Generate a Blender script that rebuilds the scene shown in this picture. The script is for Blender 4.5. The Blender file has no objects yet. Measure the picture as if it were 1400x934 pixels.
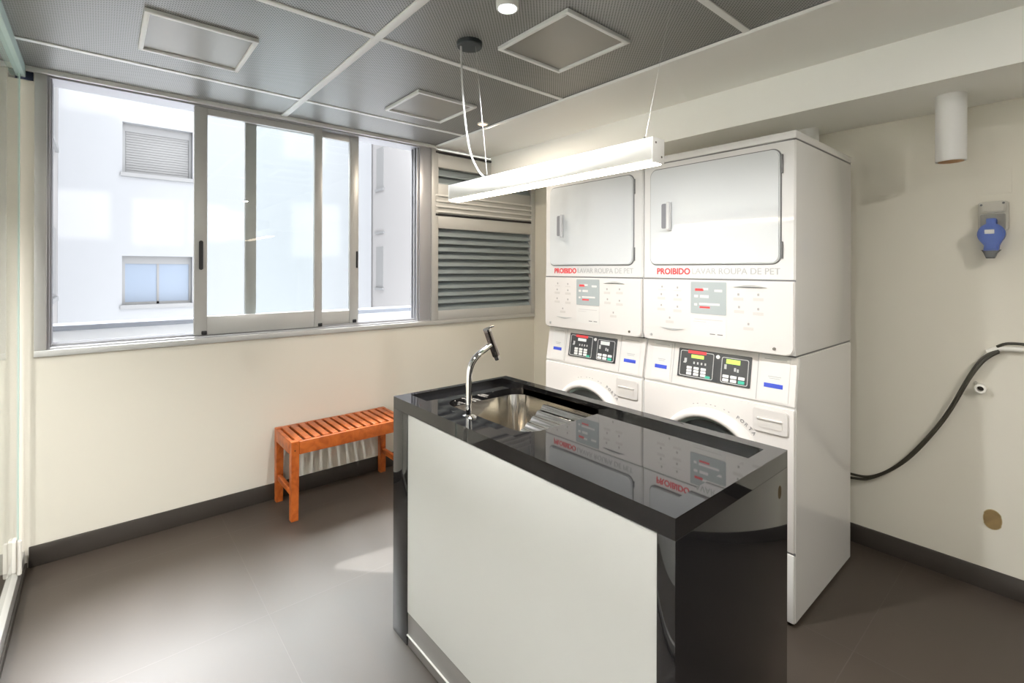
import bpy, bmesh, math, random
from mathutils import Vector, Matrix
random.seed(7)
S = bpy.context.scene
COL = S.collection
PI = math.pi

# ------------------------------------------------------------------ materials
MATS = {}
def _new(name):
    m = bpy.data.materials.new(name); m.use_nodes = True
    nt = m.node_tree
    return m, nt, nt.nodes['Principled BSDF']
def mat(name, col, rough=.5, metal=0., coat=0., emit=None, estr=0., ior=1.5, noise=0., nscale=6., bump=0., bscale=200.):
    if name in MATS: return MATS[name]
    m, nt, b = _new(name)
    b.inputs['Base Color'].default_value = (*col, 1)
    b.inputs['Roughness'].default_value = rough
    b.inputs['Metallic'].default_value = metal
    b.inputs['IOR'].default_value = ior
    b.inputs['Coat Weight'].default_value = coat
    b.inputs['Coat Roughness'].default_value = .05
    if emit:
        b.inputs['Emission Color'].default_value = (*emit, 1)
        b.inputs['Emission Strength'].default_value = estr
    tc = nt.nodes.new('ShaderNodeTexCoord')
    if noise:
        n = nt.nodes.new('ShaderNodeTexNoise'); n.inputs['Scale'].default_value = nscale
        n.inputs['Detail'].default_value = 6
        nt.links.new(tc.outputs['Object'], n.inputs['Vector'])
        mx = nt.nodes.new('ShaderNodeMix'); mx.data_type = 'RGBA'
        mx.inputs[6].default_value = (*[c*(1-noise) for c in col], 1)
        mx.inputs[7].default_value = (*[min(1, c*(1+noise)) for c in col], 1)
        nt.links.new(n.outputs['Fac'], mx.inputs[0])
        nt.links.new(mx.outputs[2], b.inputs['Base Color'])
    if bump:
        n2 = nt.nodes.new('ShaderNodeTexNoise'); n2.inputs['Scale'].default_value = bscale
        nt.links.new(tc.outputs['Object'], n2.inputs['Vector'])
        bp = nt.nodes.new('ShaderNodeBump'); bp.inputs['Strength'].default_value = bump
        bp.inputs['Distance'].default_value = .002
        nt.links.new(n2.outputs['Fac'], bp.inputs['Height'])
        nt.links.new(bp.outputs['Normal'], b.inputs['Normal'])
    MATS[name] = m
    return m

def mat_floor(name, off=(0, 0)):
    m, nt, b = _new(name)
    N, L = nt.nodes, nt.links
    tc = N.new('ShaderNodeTexCoord'); mp = N.new('ShaderNodeMapping')
    mp.inputs['Location'].default_value = (off[0], off[1], 0)
    L.new(tc.outputs['Object'], mp.inputs['Vector'])
    br = N.new('ShaderNodeTexBrick')
    br.offset = 0; br.squash = 1
    br.inputs['Scale'].default_value = 1
    br.inputs['Brick Width'].default_value = .79
    br.inputs['Row Height'].default_value = .79
    br.inputs['Mortar Size'].default_value = .0016
    br.inputs['Mortar Smooth'].default_value = .2
    br.inputs['Color1'].default_value = (.046, .035, .0265, 1)
    br.inputs['Color2'].default_value = (.050, .038, .029, 1)
    br.inputs['Mortar'].default_value = (.062, .049, .040, 1)
    L.new(mp.outputs['Vector'], br.inputs['Vector'])
    n = N.new('ShaderNodeTexNoise'); n.inputs['Scale'].default_value = 3.0; n.inputs['Detail'].default_value = 8
    L.new(tc.outputs['Object'], n.inputs['Vector'])
    mr = N.new('ShaderNodeMapRange'); mr.inputs['To Min'].default_value = .85; mr.inputs['To Max'].default_value = 1.15
    L.new(n.outputs['Fac'], mr.inputs['Value'])
    mx = N.new('ShaderNodeMix'); mx.data_type = 'RGBA'; mx.blend_type = 'MULTIPLY'; mx.inputs[0].default_value = 1
    L.new(br.outputs['Color'], mx.inputs[6]); L.new(mr.outputs['Result'], mx.inputs[7])
    L.new(mx.outputs[2], b.inputs['Base Color'])
    mr2 = N.new('ShaderNodeMapRange'); mr2.inputs['To Min'].default_value = .43; mr2.inputs['To Max'].default_value = .52
    L.new(n.outputs['Fac'], mr2.inputs['Value']); L.new(mr2.outputs['Result'], b.inputs['Roughness'])
    b.inputs['IOR'].default_value = 1.55
    bp = N.new('ShaderNodeBump'); bp.inputs['Strength'].default_value = .3; bp.inputs['Distance'].default_value = .001; bp.invert = True
    L.new(br.outputs['Fac'], bp.inputs['Height']); L.new(bp.outputs['Normal'], b.inputs['Normal'])
    return m

def mat_perforated(name):
    m, nt, b = _new(name)
    N, L = nt.nodes, nt.links
    tc = N.new('ShaderNodeTexCoord'); mp = N.new('ShaderNodeMapping')
    mp.inputs['Rotation'].default_value = (0, 0, PI/4); mp.inputs['Scale'].default_value = (95, 95, 95)
    L.new(tc.outputs['Object'], mp.inputs['Vector'])
    v = N.new('ShaderNodeTexVoronoi'); v.inputs['Randomness'].default_value = 0; v.inputs['Scale'].default_value = 1
    v.voronoi_dimensions = '2D'
    L.new(mp.outputs['Vector'], v.inputs['Vector'])
    cr = N.new('ShaderNodeValToRGB')
    cr.color_ramp.elements[0].position = .24; cr.color_ramp.elements[0].color = (.075, .074, .070, 1)
    cr.color_ramp.elements[1].position = .34; cr.color_ramp.elements[1].color = (.30, .30, .288, 1)
    L.new(v.outputs['Distance'], cr.inputs['Fac']); L.new(cr.outputs['Color'], b.inputs['Base Color'])
    b.inputs['Roughness'].default_value = .36; b.inputs['Metallic'].default_value = .45
    bp = N.new('ShaderNodeBump'); bp.inputs['Strength'].default_value = .25; bp.inputs['Distance'].default_value = .001
    L.new(v.outputs['Distance'], bp.inputs['Height']); L.new(bp.outputs['Normal'], b.inputs['Normal'])
    return m

def mat_wood(name):
    m, nt, b = _new(name)
    N, L = nt.nodes, nt.links
    tc = N.new('ShaderNodeTexCoord'); mp = N.new('ShaderNodeMapping')
    mp.inputs['Scale'].default_value = (3, 3, 3)
    L.new(tc.outputs['Object'], mp.inputs['Vector'])
    n = N.new('ShaderNodeTexNoise'); n.inputs['Scale'].default_value = 5; n.inputs['Detail'].default_value = 8; n.inputs['Distortion'].default_value = 1.5
    L.new(mp.outputs['Vector'], n.inputs['Vector'])
    cr = N.new('ShaderNodeValToRGB')
    cr.color_ramp.elements[0].position = .3; cr.color_ramp.elements[0].color = (.31, .062, .009, 1)
    cr.color_ramp.elements[1].position = .75; cr.color_ramp.elements[1].color = (.54, .140, .026, 1)
    L.new(n.outputs['Fac'], cr.inputs['Fac']); L.new(cr.outputs['Color'], b.inputs['Base Color'])
    b.inputs['Roughness'].default_value = .38
    return m

def mat_glass(name, tint=(1, 1, 1), refl=1.0, ior=1.5):
    """Clear sheet: straight-through tinted light plus a Fresnel mirror, both sides."""
    m = bpy.data.materials.new(name); m.use_nodes = True
    nt = m.node_tree; N, L = nt.nodes, nt.links
    for n in list(N): N.remove(n)
    out = N.new('ShaderNodeOutputMaterial'); mix = N.new('ShaderNodeMixShader')
    tr = N.new('ShaderNodeBsdfTransparent'); tr.inputs['Color'].default_value = (*tint, 1)
    gl = N.new('ShaderNodeBsdfGlossy'); gl.inputs['Roughness'].default_value = 0.0
    fr = N.new('ShaderNodeFresnel'); fr.inputs['IOR'].default_value = ior
    geo = N.new('ShaderNodeNewGeometry')
    # keep one reflection per sheet: only faces seen from the front mirror
    inv = N.new('ShaderNodeMath'); inv.operation = 'SUBTRACT'; inv.inputs[0].default_value = 1
    L.new(geo.outputs['Backfacing'], inv.inputs[1])
    mul = N.new('ShaderNodeMath'); mul.operation = 'MULTIPLY'
    L.new(fr.outputs['Fac'], mul.inputs[0]); L.new(inv.outputs[0], mul.inputs[1])
    mul2 = N.new('ShaderNodeMath'); mul2.operation = 'MULTIPLY'; mul2.inputs[1].default_value = refl
    L.new(mul.outputs[0], mul2.inputs[0])
    L.new(mul2.outputs[0], mix.inputs[0]); L.new(tr.outputs[0], mix.inputs[1]); L.new(gl.outputs[0], mix.inputs[2])
    L.new(mix.outputs[0], out.inputs['Surface'])
    MATS[name] = m
    return m

M_WALL   = mat('wall_paint', (.69, .66, .575), .75, bump=.05, bscale=120, noise=.015, nscale=3)
M_GYPSUM = mat('gypsum_paint', (.93, .935, .90), .8)
M_CEIL   = mat_perforated('perforated_metal')
M_TBAR   = mat('tbar_white', (.80, .81, .79), .4)
M_FLOOR  = mat_floor('porcelain_tile', (-.52, -.535))
M_BASE   = mat('baseboard_tile', (.034, .028, .023), .45, ior=1.45, noise=.1, nscale=5)
M_ALU    = mat('anodised_aluminium', (.52, .52, .505), .38, .25)
M_ALUD   = mat('aluminium_jamb', (.42, .42, .44), .35, .35)
M_LOUVER = mat('louver_slat', (.33, .38, .40), .3, .35)
M_BLACK  = mat('black_plastic', (.012, .012, .014), .4)
M_GRANITE= mat('black_granite', (.010, .010, .011), .03, ior=1.55, noise=.4, nscale=400)
M_PANEL  = mat('white_laminate', (.66, .668, .655), .45)
M_KICK   = mat('grey_skirting_tile', (.165, .155, .15), .4)
M_ENAMEL = mat('white_enamel', (.72, .71, .69), .22, coat=.4)
M_ENAMELW= mat('warm_white_plastic', (.71, .68, .65), .4)
M_DOORW  = mat('gloss_white_door', (.65, .67, .675), .10, coat=.8)
M_SEAL   = mat('door_gap_grey', (.16, .16, .16), .6)
M_SCREEN = mat('screen_grey', (.38, .42, .42), .4)
M_STICK  = mat('paper_white', (.72, .705, .675), .6)
M_RED    = mat('print_red', (.72, .055, .06), .5)
M_GREYP  = mat('print_light_grey', (.44, .44, .43), .5)
M_DARKP  = mat('print_dark_grey', (.20, .19, .19), .5)
M_FAINT  = mat('print_faint', (.56, .54, .52), .5)
M_PANELD = mat('control_black', (.035, .036, .038), .35)
M_LINE   = mat('control_line', (.55, .55, .54), .4)
M_BTN    = mat('button_white', (.80, .80, .78), .4)
M_BTNG   = mat('button_green', (.06, .48, .34), .4)
M_LCD    = mat('lcd_green', (.45, .75, .12), .3, emit=(.42, .85, .10), estr=.45)
M_LCDW   = mat('lcd_pale', (.80, .83, .80), .3)
M_BLUE   = mat('label_blue', (.035, .07, .50), .5)
M_PORT   = mat('dark_door_glass', (.018, .022, .022), .06, ior=1.5)
M_CHROME = mat('chrome', (.80, .79, .78), .07, 1.)
M_CHROMED= mat('dark_chrome', (.30, .27, .25), .15, 1.)
M_STEEL  = mat('brushed_steel', (.80, .77, .72), .11, 1.)
M_WOOD   = mat_wood('red_oiled_wood')
M_LAMPW  = mat('lamp_white', (.78, .78, .76), .45)
M_GLOWW  = mat('warm_diffuser', (1, .93, .84), .5, emit=(1, .84, .66), estr=20)
M_SOCK   = mat('socket_beige', (.46, .44, .385), .5)
M_SOCKD  = mat('socket_well', (.20, .19, .17), .5)
M_PLUG   = mat('plug_blue', (.003, .045, .27), .4)
M_PVC    = mat('pvc_white', (.78, .76, .70), .5)
M_CABLE  = mat('cable_black', (.030, .026, .016), .5)
M_HOLE   = mat('hole_brown', (.21, .14, .055), .8, noise=.4, nscale=25)
M_TRACK  = mat('satin_steel', (.62, .62, .61), .3, .6)
M_FACADE = mat('facade_paint', (.29, .295, .305), .9, noise=.03, nscale=.8)
M_FACADW = mat('facade_cream', (.30, .29, .285), .9)
M_SHUT   = mat('shutter_grey', (.22, .218, .215), .7)
M_WREC   = mat('facade_window_frame', (.23, .23, .23), .7)
M_FPANE  = mat('facade_pane', (.19, .23, .29), .3)
M_LEDGE  = mat('ledge_paint', (.50, .51, .54), .8)
M_LEDGED = mat('ledge_coping', (.15, .162, .19), .7)
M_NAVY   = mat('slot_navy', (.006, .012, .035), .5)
M_CORR   = mat('corridor_paint', (.82, .82, .79), .8)
M_GLASS  = mat_glass('window_glass', (.975, .99, .99), .7)
M_GLASSG = mat_glass('partition_glass', (.93, .945, .935), 1.0)
M_PGREEN = mat('glass_edge_green', (.55, .72, .67), .25)

# ------------------------------------------------------------------ builders
WL = {}                                    # world location of each root / part
def org(o):
    return WL.get(o.name, Vector((0, 0, 0))) if o else Vector((0, 0, 0))
class MB:
    def __init__(s): s.bm = bmesh.new()
    def _bev(s, verts, bev, seg=2):
        if bev <= 0: return
        es = list({e for v in verts for e in v.link_edges})
        bmesh.ops.bevel(s.bm, geom=es, offset=bev, segments=seg, affect='EDGES', profile=.5)
    def box(s, x0, x1, y0, y1, z0, z1, bev=0., seg=2):
        r = bmesh.ops.create_cube(s.bm, size=1)
        for v in r['verts']:
            v.co = Vector(((x0+x1)/2+v.co.x*(x1-x0), (y0+y1)/2+v.co.y*(y1-y0), (z0+z1)/2+v.co.z*(z1-z0)))
        s._bev(r['verts'], bev, seg)
        return s
    def prism(s, pts, axis, a0, a1, bev=0.):
        """2D outline extruded along an axis: x -> (y,z), y -> (x,z), z -> (x,y)."""
        def P(p, a):
            return Vector((a, p[0], p[1])) if axis == 'x' else Vector((p[0], a, p[1])) if axis == 'y' else Vector((p[0], p[1], a))
        v0 = [s.bm.verts.new(P(p, a0)) for p in pts]; v1 = [s.bm.verts.new(P(p, a1)) for p in pts]
        n = len(pts)
        f = [s.bm.faces.new(v0), s.bm.faces.new(v1[::-1])]
        for i in range(n): f.append(s.bm.faces.new((v0[(i+1) % n], v0[i], v1[i], v1[(i+1) % n])))
        bmesh.ops.recalc_face_normals(s.bm, faces=f)
        if bev:
            es = list(f[0].edges)+list(f[1].edges)
            bmesh.ops.bevel(s.bm, geom=es, offset=bev, segments=2, affect='EDGES')
        return s
    def ring(s, outer, inner, axis, a0, a1):
        def P(p, a):
            return Vector((a, p[0], p[1])) if axis == 'x' else Vector((p[0], a, p[1])) if axis == 'y' else Vector((p[0], p[1], a))
        n = len(outer)
        A = [[s.bm.verts.new(P(p, a)) for p in q] for q in (outer, inner) for a in (a0, a1)]
        o0, o1, i0, i1 = A; fs = []
        for i in range(n):
            j = (i+1) % n
            for a, b in ((o0, o1), (o1, i1), (i1, i0), (i0, o0)):
                fs.append(s.bm.faces.new((a[i], a[j], b[j], b[i])))
        bmesh.ops.recalc_face_normals(s.bm, faces=fs)
        return s
    def cyl(s, p0, p1, r0, r1=None, seg=24, cap=True):
        p0, p1 = Vector(p0), Vector(p1); d = p1-p0
        r1 = r0 if r1 is None else r1
        q = d.to_track_quat('Z', 'Y').to_matrix().to_4x4()
        bmesh.ops.create_cone(s.bm, cap_ends=cap, segments=seg, radius1=r0, radius2=r1, depth=d.length,
                              matrix=Matrix.Translation((p0+p1)/2) @ q)
        return s
    def lathe(s, prof, c, axis='z', seg=48, cap=False):
        """prof: list of (r, h) spun about axis through c."""
        rings = []
        for r, h in prof:
            ring = []
            for k in range(seg):
                a = 2*PI*k/seg
                u, w = r*math.cos(a), r*math.sin(a)
                o = Vector((u, w, h)) if axis == 'z' else Vector((h, u, w)) if axis == 'x' else Vector((u, h, w))
                ring.append(s.bm.verts.new(Vector(c)+o))
            rings.append(ring)
        fs = []
        for a, b in zip(rings, rings[1:]):
            for k in range(seg):
                j = (k+1) % seg
                fs.append(s.bm.faces.new((a[k], a[j], b[j], b[k])))
        if cap: fs += [s.bm.faces.new(rings[0]), s.bm.faces.new(rings[-1][::-1])]
        bmesh.ops.recalc_face_normals(s.bm, faces=fs)
        return s
    def tube(s, pts, r, seg=12, cap=True):
        pts = [Vector(p) for p in pts]; rings = []
        rr = r if isinstance(r, (list, tuple)) else [r]*len(pts)
        up = Vector((0, 0, 1)); prev = None
        for i, p in enumerate(pts):
            t = (pts[min(i+1, len(pts)-1)]-pts[max(i-1, 0)]).normalized()
            if prev is None:
                n = t.cross(up) if abs(t.z) < .9 else t.cross(Vector((1, 0, 0)))
            else:
                n = prev-t*prev.dot(t)
            n.normalize(); prev = n; b = t.cross(n)
            rings.append([s.bm.verts.new(p+(n*math.cos(2*PI*k/seg)+b*math.sin(2*PI*k/seg))*rr[i]) for k in range(seg)])
        fs = []
        for a, b in zip(rings, rings[1:]):
            for k in range(seg):
                j = (k+1) % seg
                fs.append(s.bm.faces.new((a[k], a[j], b[j], b[k])))
        if cap: fs += [s.bm.faces.new(rings[0]), s.bm.faces.new(rings[-1][::-1])]
        bmesh.ops.recalc_face_normals(s.bm, faces=fs)
        return s
    def build(s, name, m, parent=None, smooth=35, at=None):
        me = bpy.data.meshes.new(name); bm = s.bm
        base = org(parent) if parent else Vector(at or (0, 0, 0))
        bmesh.ops.translate(bm, verts=bm.verts, vec=-base)
        if smooth:
            for f in bm.faces: f.smooth = True
            lim = math.radians(smooth)
            for e in bm.edges:
                if len(e.link_faces) == 2 and e.calc_face_angle(0) > lim: e.smooth = False
        bm.to_mesh(me); bm.free()
        me.materials.append(m)
        o = bpy.data.objects.new(name, me); COL.objects.link(o)
        if parent: o.parent = parent
        else: o.location = base
        WL[o.name] = base
        return o

def thing(name, label, cat, loc, group=None):
    o = bpy.data.objects.new(name, None); COL.objects.link(o)
    o.empty_display_size = .1
    o.location = loc; o['label'] = label; o['category'] = cat
    if group: o['group'] = group
    WL[o.name] = Vector(loc)
    return o
def tag(o, label, cat, group=None):
    o['label'] = label; o['category'] = cat
    if group: o['group'] = group
    return o
def struct(o, label=None):
    o['kind'] = 'structure'
    if label: o['label'] = label
    return o
def copy_tree(o, parent=None):
    c = o.copy(); COL.objects.link(c)
    if parent: c.parent = parent
    for ch in [k for k in bpy.data.objects if k.parent == o]: copy_tree(ch, c)
    return c
def rrect(a0, a1, b0, b1, r, n=6, rs=None):
    rs = rs or (r, r, r, r)                 # corners: (a1,b1) (a0,b1) (a0,b0) (a1,b0)
    pts = []
    for (ca, cb, sa, sb, st), q in zip(((a1, b1, -1, -1, 0), (a0, b1, 1, -1, 90), (a0, b0, 1, 1, 180), (a1, b0, -1, 1, 270)), rs):
        if q <= 1e-5: pts.append((ca, cb)); continue
        for k in range(n+1):
            a = math.radians(st+90*k/n)
            pts.append((ca+sa*q+q*math.cos(a), cb+sb*q+q*math.sin(a)))
    return pts
def text_mesh(name, body, size, m, parent, place, width=None, extrude=.0006, bold=0.):
    """Letters as a real mesh. place: 4x4 matrix in world space (text runs +x, up +y)."""
    cu = bpy.data.curves.new(name, 'FONT'); cu.body = body; cu.size = size; cu.extrude = extrude; cu.offset = bold
    cu.resolution_u = 3
    t = bpy.data.objects.new(name+'_tmp', cu); COL.objects.link(t)
    dg = bpy.context.evaluated_depsgraph_get(); dg.update()
    me = bpy.data.meshes.new_from_object(t.evaluated_get(dg))
    bpy.data.objects.remove(t); bpy.data.curves.remove(cu)
    xs = [v.co.x for v in me.vertices]
    if width and xs:
        k = width/(max(xs)-min(xs)); x0 = min(xs)
        for v in me.vertices: v.co.x = (v.co.x-x0)*k
    me.transform(place); me.transform(Matrix.Translation(-org(parent)))
    me.materials.clear(); me.materials.append(m)
    o = bpy.data.objects.new(name, me); COL.objects.link(o); o.parent = parent
    WL[o.name] = org(parent)
    return o

# ------------------------------------------------------------------ dimensions
YW, XR, H = 3.165, 2.955, 2.325
XL = -.27                                   # glass partition
YB, XC = -3.6, -1.75                        # wall behind, corridor wall
XB, ZB = 2.456, 2.123                       # dropped beam
WX0, WX1, WZ0 = -.235, 1.897, .975          # sliding window outer frame
LX1, TW = XR, .16

# ------------------------------------------------------------------ room shell
struct(MB().box(XC-.1, XR+.1, YB-.1, YW+.16, -.1, 0).build('floor', M_FLOOR), 'dark grey-brown porcelain tile floor with thin pale grout lines')
w = MB()
w.box(XC-.1, WX0, YW, YW+TW, 0, H+.3).box(WX0, XR+.1, YW, YW+TW, 0, WZ0+.01).box(WX0, XR+.1, YW, YW+TW, H-.004, H+.3)
struct(w.build('wall_window', M_WALL), 'off-white painted wall under the sliding window')
struct(MB().box(XR, XR+.1, YB, YW+.1, 0, H+.1).build('wall_right', M_WALL), 'off-white painted wall behind the stacked machines')
struct(MB().box(XC-.1, XR+.1, YB-.1, YB, 0, H+.1).build('wall_back', mat('wall_slate', (.10, .095, .09), .8)))
struct(MB().box(XC-.1, XC, YB, YW, 0, H+.1).build('wall_left', M_CORR))
struct(MB().box(XC-.1, 1.925, YB-.1, YW+.001, H, H+.1).build('ceiling', M_CEIL), 'grey perforated metal ceiling panels')
struct(MB().box(1.925, XB+.02, YB-.1, YW-.001, H-.006, H+.1).build('ceiling_gypsum', M_GYPSUM), 'smooth white gypsum strip beside the metal ceiling')
struct(MB().box(XB, XR+.05, YB-.1, YW-.001, ZB, H+.1).build('beam', M_GYPSUM), 'white dropped beam running above the stacked machines')
# ceiling T bars
n = 0
def trim(b, m=M_TBAR, label=None):
    global n; n += 1
    return struct(b.build('trim_%d' % n, m), label)
for x in (.848,): trim(MB().box(x-.017, x+.017, YB, YW-.002, H-.006, H+.01, .0015), label='white ceiling bar running towards the window')
for y in (-1.04, -.10, .845, 1.838, 2.785):
    trim(MB().box(XC, 1.93, y-.014, y+.014, H-.005, H+.01, .0015))
trim(MB().box(XC, 1.93, YW-.022, YW-.0, H-.022, H+.01, .002))
trim(MB().box(1.918, 1.932, YB, YW-.022, H-.014, H+.01, .001), M_GYPSUM)
# dark seams beside the bars
for x0, x1, y0, y1 in ((XC, 1.918, 2.800, 2.806), (XC, 1.918, 1.853, 1.858), (1.910, 1.9175, YB, YW-.03)):
    trim(MB().box(x0, x1, y0, y1, H-.0015, H+.01), M_SEAL)
# baseboards
struct(MB().box(XL+.02, XR, YW-.012, YW, 0, .096, .002).build('baseboard_window', M_BASE), 'dark tile skirting under the window wall')
struct(MB().box(XR-.012, XR, YB, YW-.012, 0, .093, .002).build('baseboard_right', M_BASE), 'dark tile skirting along the right wall')
# dark slot above the wall beside the window
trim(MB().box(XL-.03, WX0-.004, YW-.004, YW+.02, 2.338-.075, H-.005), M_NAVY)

# ------------------------------------------------------------------ sliding window (window_1)
win = thing('window_1', 'wide aluminium sliding window with both end openings slid open', 'window', (.83, YW, WZ0)); struct(win)
fb = MB()
fb.box(WX0, WX0+.042, YW-.014, YW+.02, WZ0+.03, H-.024, .002)                # left face
fb.box(WX0, XR-.001, YW-.014, YW+.02, WZ0, WZ0+.03, .002)                     # bottom face runs under the louvre too
fb.box(WX0, WX1, YW-.010, YW+.02, H-.022, H-.004, .002)
fb.build('frame', M_ALU, win)
jb = MB()
jb.box(WX0+.030, WX0+.052, YW+.002, YW+.14, WZ0+.02, H-.01, .002)
for i in range(3): jb.box(WX0+.052, WX0+.058, YW+.02+.04*i, YW+.032+.04*i, WZ0+.02, H-.01)
jb.box(1.80, WX1, YW+.005, YW+.14, WZ0+.02, H-.01, .002)
for i in range(3): jb.box(1.785, 1.80, YW+.02+.04*i, YW+.034+.04*i, WZ0+.03, H-.01, .001)
jb.box(WX0+.03, WX1, YW+.004, YW+.15, WZ0+.018, WZ0+.040, .002)
for i in range(3): jb.box(WX0+.05, 1.80, YW+.030+.04*i, YW+.036+.04*i, WZ0+.040, WZ0+.052)
jb.box(WX0+.03, WX1, YW+.004, YW+.15, H-.03, H-.004)
jb.build('jamb', M_ALUD, win)
def sash(x0, x1, y, zlo, zrail, s0, s1, lock):
    b = MB(); z1 = H-.03
    b.box(x0, x0+s0, y, y+.03, zlo, z1, .003).box(x1-s1, x1, y, y+.03, zlo, z1, .003)
    b.box(x0+s0, x1-s1, y+.003, y+.027, zlo, zrail, .003).box(x0+s0, x1-s1, y+.003, y+.027, z1-.04, z1, .003)
    o = b.build('sash', M_ALU, win)
    MB().box(x0+s0-.004, x1-s1+.004, y+.012, y+.017, zrail-.004, z1-.036).build('pane', M_GLASS, o)
    k = MB()
    if lock == 'l':
        k.prism([(x, z) for x, z in rrect(x0+.022, x0+.042, 1.385, 1.548, .009)], 'y', y-.006, y+.002)
    else:
        k.prism([(x, z) for x, z in rrect(x1-.018, x1-.006, 1.40, 1.515, .004)], 'y', y-.004, y+.002)
    k.build('latch', M_BLACK, o)
    k = MB()
    for xx in ((x0+.048,) if lock == 'l' else (x1-.028,)) + ((x1-.012,) if lock == 'l' else ()):
        k.box(xx-.013, xx+.013, y-.007, y+.006, zlo+.002, zlo+.024, .004)
    k.build('corner_guide', M_BLACK, o)
    return o
sash(.395, 1.092, YW+.012, WZ0+.045, 1.124, .062, .048, 'l')
sash(.655, 1.352, YW+.052, WZ0+.050, 1.112, .060, .062, 'r')

# ------------------------------------------------------------------ louvre unit (beside the window)
lv = thing('louver_panel', 'grey aluminium louvre panel filling the wall between window and machines', 'louvre', (2.42, YW, WZ0))
b = MB()
ZT = H-.024
b.box(WX1-.004, 1.950, YW-.012, YW+.05, WZ0+.03, ZT, .003)               # left stile
b.box(2.905, XR-.002, YW-.012, YW+.05, WZ0+.03, ZT, .003)               # right stile
b.box(1.950, 2.905, YW-.012, YW+.05, WZ0+.03, 1.078, .003)
b.box(1.950, 2.905, YW-.010, YW+.05, 1.705, 1.800, .003)
b.box(1.950, 2.905, YW-.002, YW+.05, 1.800, 2.048, .003)                 # mid transom field
b.box(1.950, 2.905, YW-.010, YW+.05, 2.168, 2.270, .003)
b.box(1.950, 2.905, YW-.002, YW+.05, 2.27, ZT, .003)
b.build('frame', M_ALU, lv)
b = MB()
for z in (1.832, 1.872, 1.912, 1.955): b.box(1.925, 2.905, YW-.018, YW-.002, z-.007, z+.007, .003)
b.box(1.925, 2.905, YW-.016, YW-.002, 2.335, 2.352, .003)
b.build('rail', mat('bright_aluminium', (.70, .70, .68), .3, .2), lv)
b = MB()
for z in (1.808, 2.282): b.box(1.925, 2.905, YW-.013, YW-.001, z-.009, z+.007)
b.build('gasket', M_BLACK, lv)
def louvers(z0, z1, nn):
    b = MB(); p = (z1-z0)/nn
    for i in range(nn):
        zc = z0+p*(i+.5)
        b.prism([(YW+.000, zc-p*.52), (YW+.004, zc-p*.56), (YW+.042, zc+p*.40), (YW+.046, zc+p*.62), (YW+.041, zc+p*.60), (YW+.036, zc+p*.42)], 'x', 1.945, 2.91)
        b.box(1.945, 2.91, YW-.003, YW+.004, zc-p*.58, zc-p*.42, .002)
    b.box(1.94, 2.91, YW+.047, YW+.05, z0, z1)
    return b
louvers(1.078, 1.705, 11).build('louver_slats', M_LOUVER, lv)
louvers(2.048, 2.168, 2).build('louver_slats', M_LOUVER, lv)

# ------------------------------------------------------------------ glass partition on the left (door_1)
gd = thing('door_1', 'green-tinted glass sliding partition along the left edge of the room', 'door', (XL-.03, 1.0, .09)); struct(gd)
MB().box(XL-.020, XL-.010, -1.9, 3.10, .10, 2.285).build('pane', M_GLASSG, gd)
MB().box(XL-.016, XL-.008, 3.10, 3.115, .10, 2.285).build('pane_edge', M_PGREEN, gd)
MB().box(XL-.045, XL+.006, -1.95, 3.155, 2.27, H-.001, .004).build('top_rail', M_PGREEN, gd)
MB().box(XL-.030, XL+.008, -1.95, 3.152, .0, .088, .003).build('bottom_track', M_TRACK, gd)
MB().box(XL+.006, XL+.016, -1.95, 3.152, 0, .03, .002).build('skirting_strip', M_BASE, gd)
hk = thing('floor_guide', 'small white plastic guide clip at the foot of the glass partition', 'clip', (XL-.005, 2.93, .09))
MB().prism(rrect(2.905, 2.945, .10, .245, .012), 'x', XL-.010, XL+.002, .002).build('plate', M_PVC, hk)
MB().prism(rrect(2.915, 2.928, .085, .235, .006), 'x', XL+.002, XL+.018, .003).build('clip_arm', M_PVC, hk)

# ------------------------------------------------------------------ ceiling hatches
def hatch(x0, x1, y0, y1, label):
    t = thing('ceiling_panel', label, 'ceiling panel', ((x0+x1)/2, (y0+y1)/2, H), 'square framed panels in the metal ceiling')
    f = .017
    b = MB()
    b.box(x0, x1, y0, y0+f, H-.016, H, .002).box(x0, x1, y1-f, y1, H-.016, H, .002)
    b.box(x0, x0+f, y0+f, y1-f, H-.016, H, .002).box(x1-f, x1, y0+f, y1-f, H-.016, H, .002)
    b.build('frame', M_TBAR, t)
    MB().box(x0+f, x1-f, y0+f, y1-f, H-.006, H).build('panel', mat('hatch_grey', (.28, .27, .245), .3, .35), t)
hatch(.118, .490, 2.165, 2.562, 'framed grey ceiling panel over the left end of the window')
hatch(1.252, 1.628, 2.225, 2.610, 'small framed grey ceiling panel near the louvre')
hatch(1.265, 1.633, 1.184, 1.584, 'framed grey ceiling panel beside the round black lamp rose')

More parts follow.
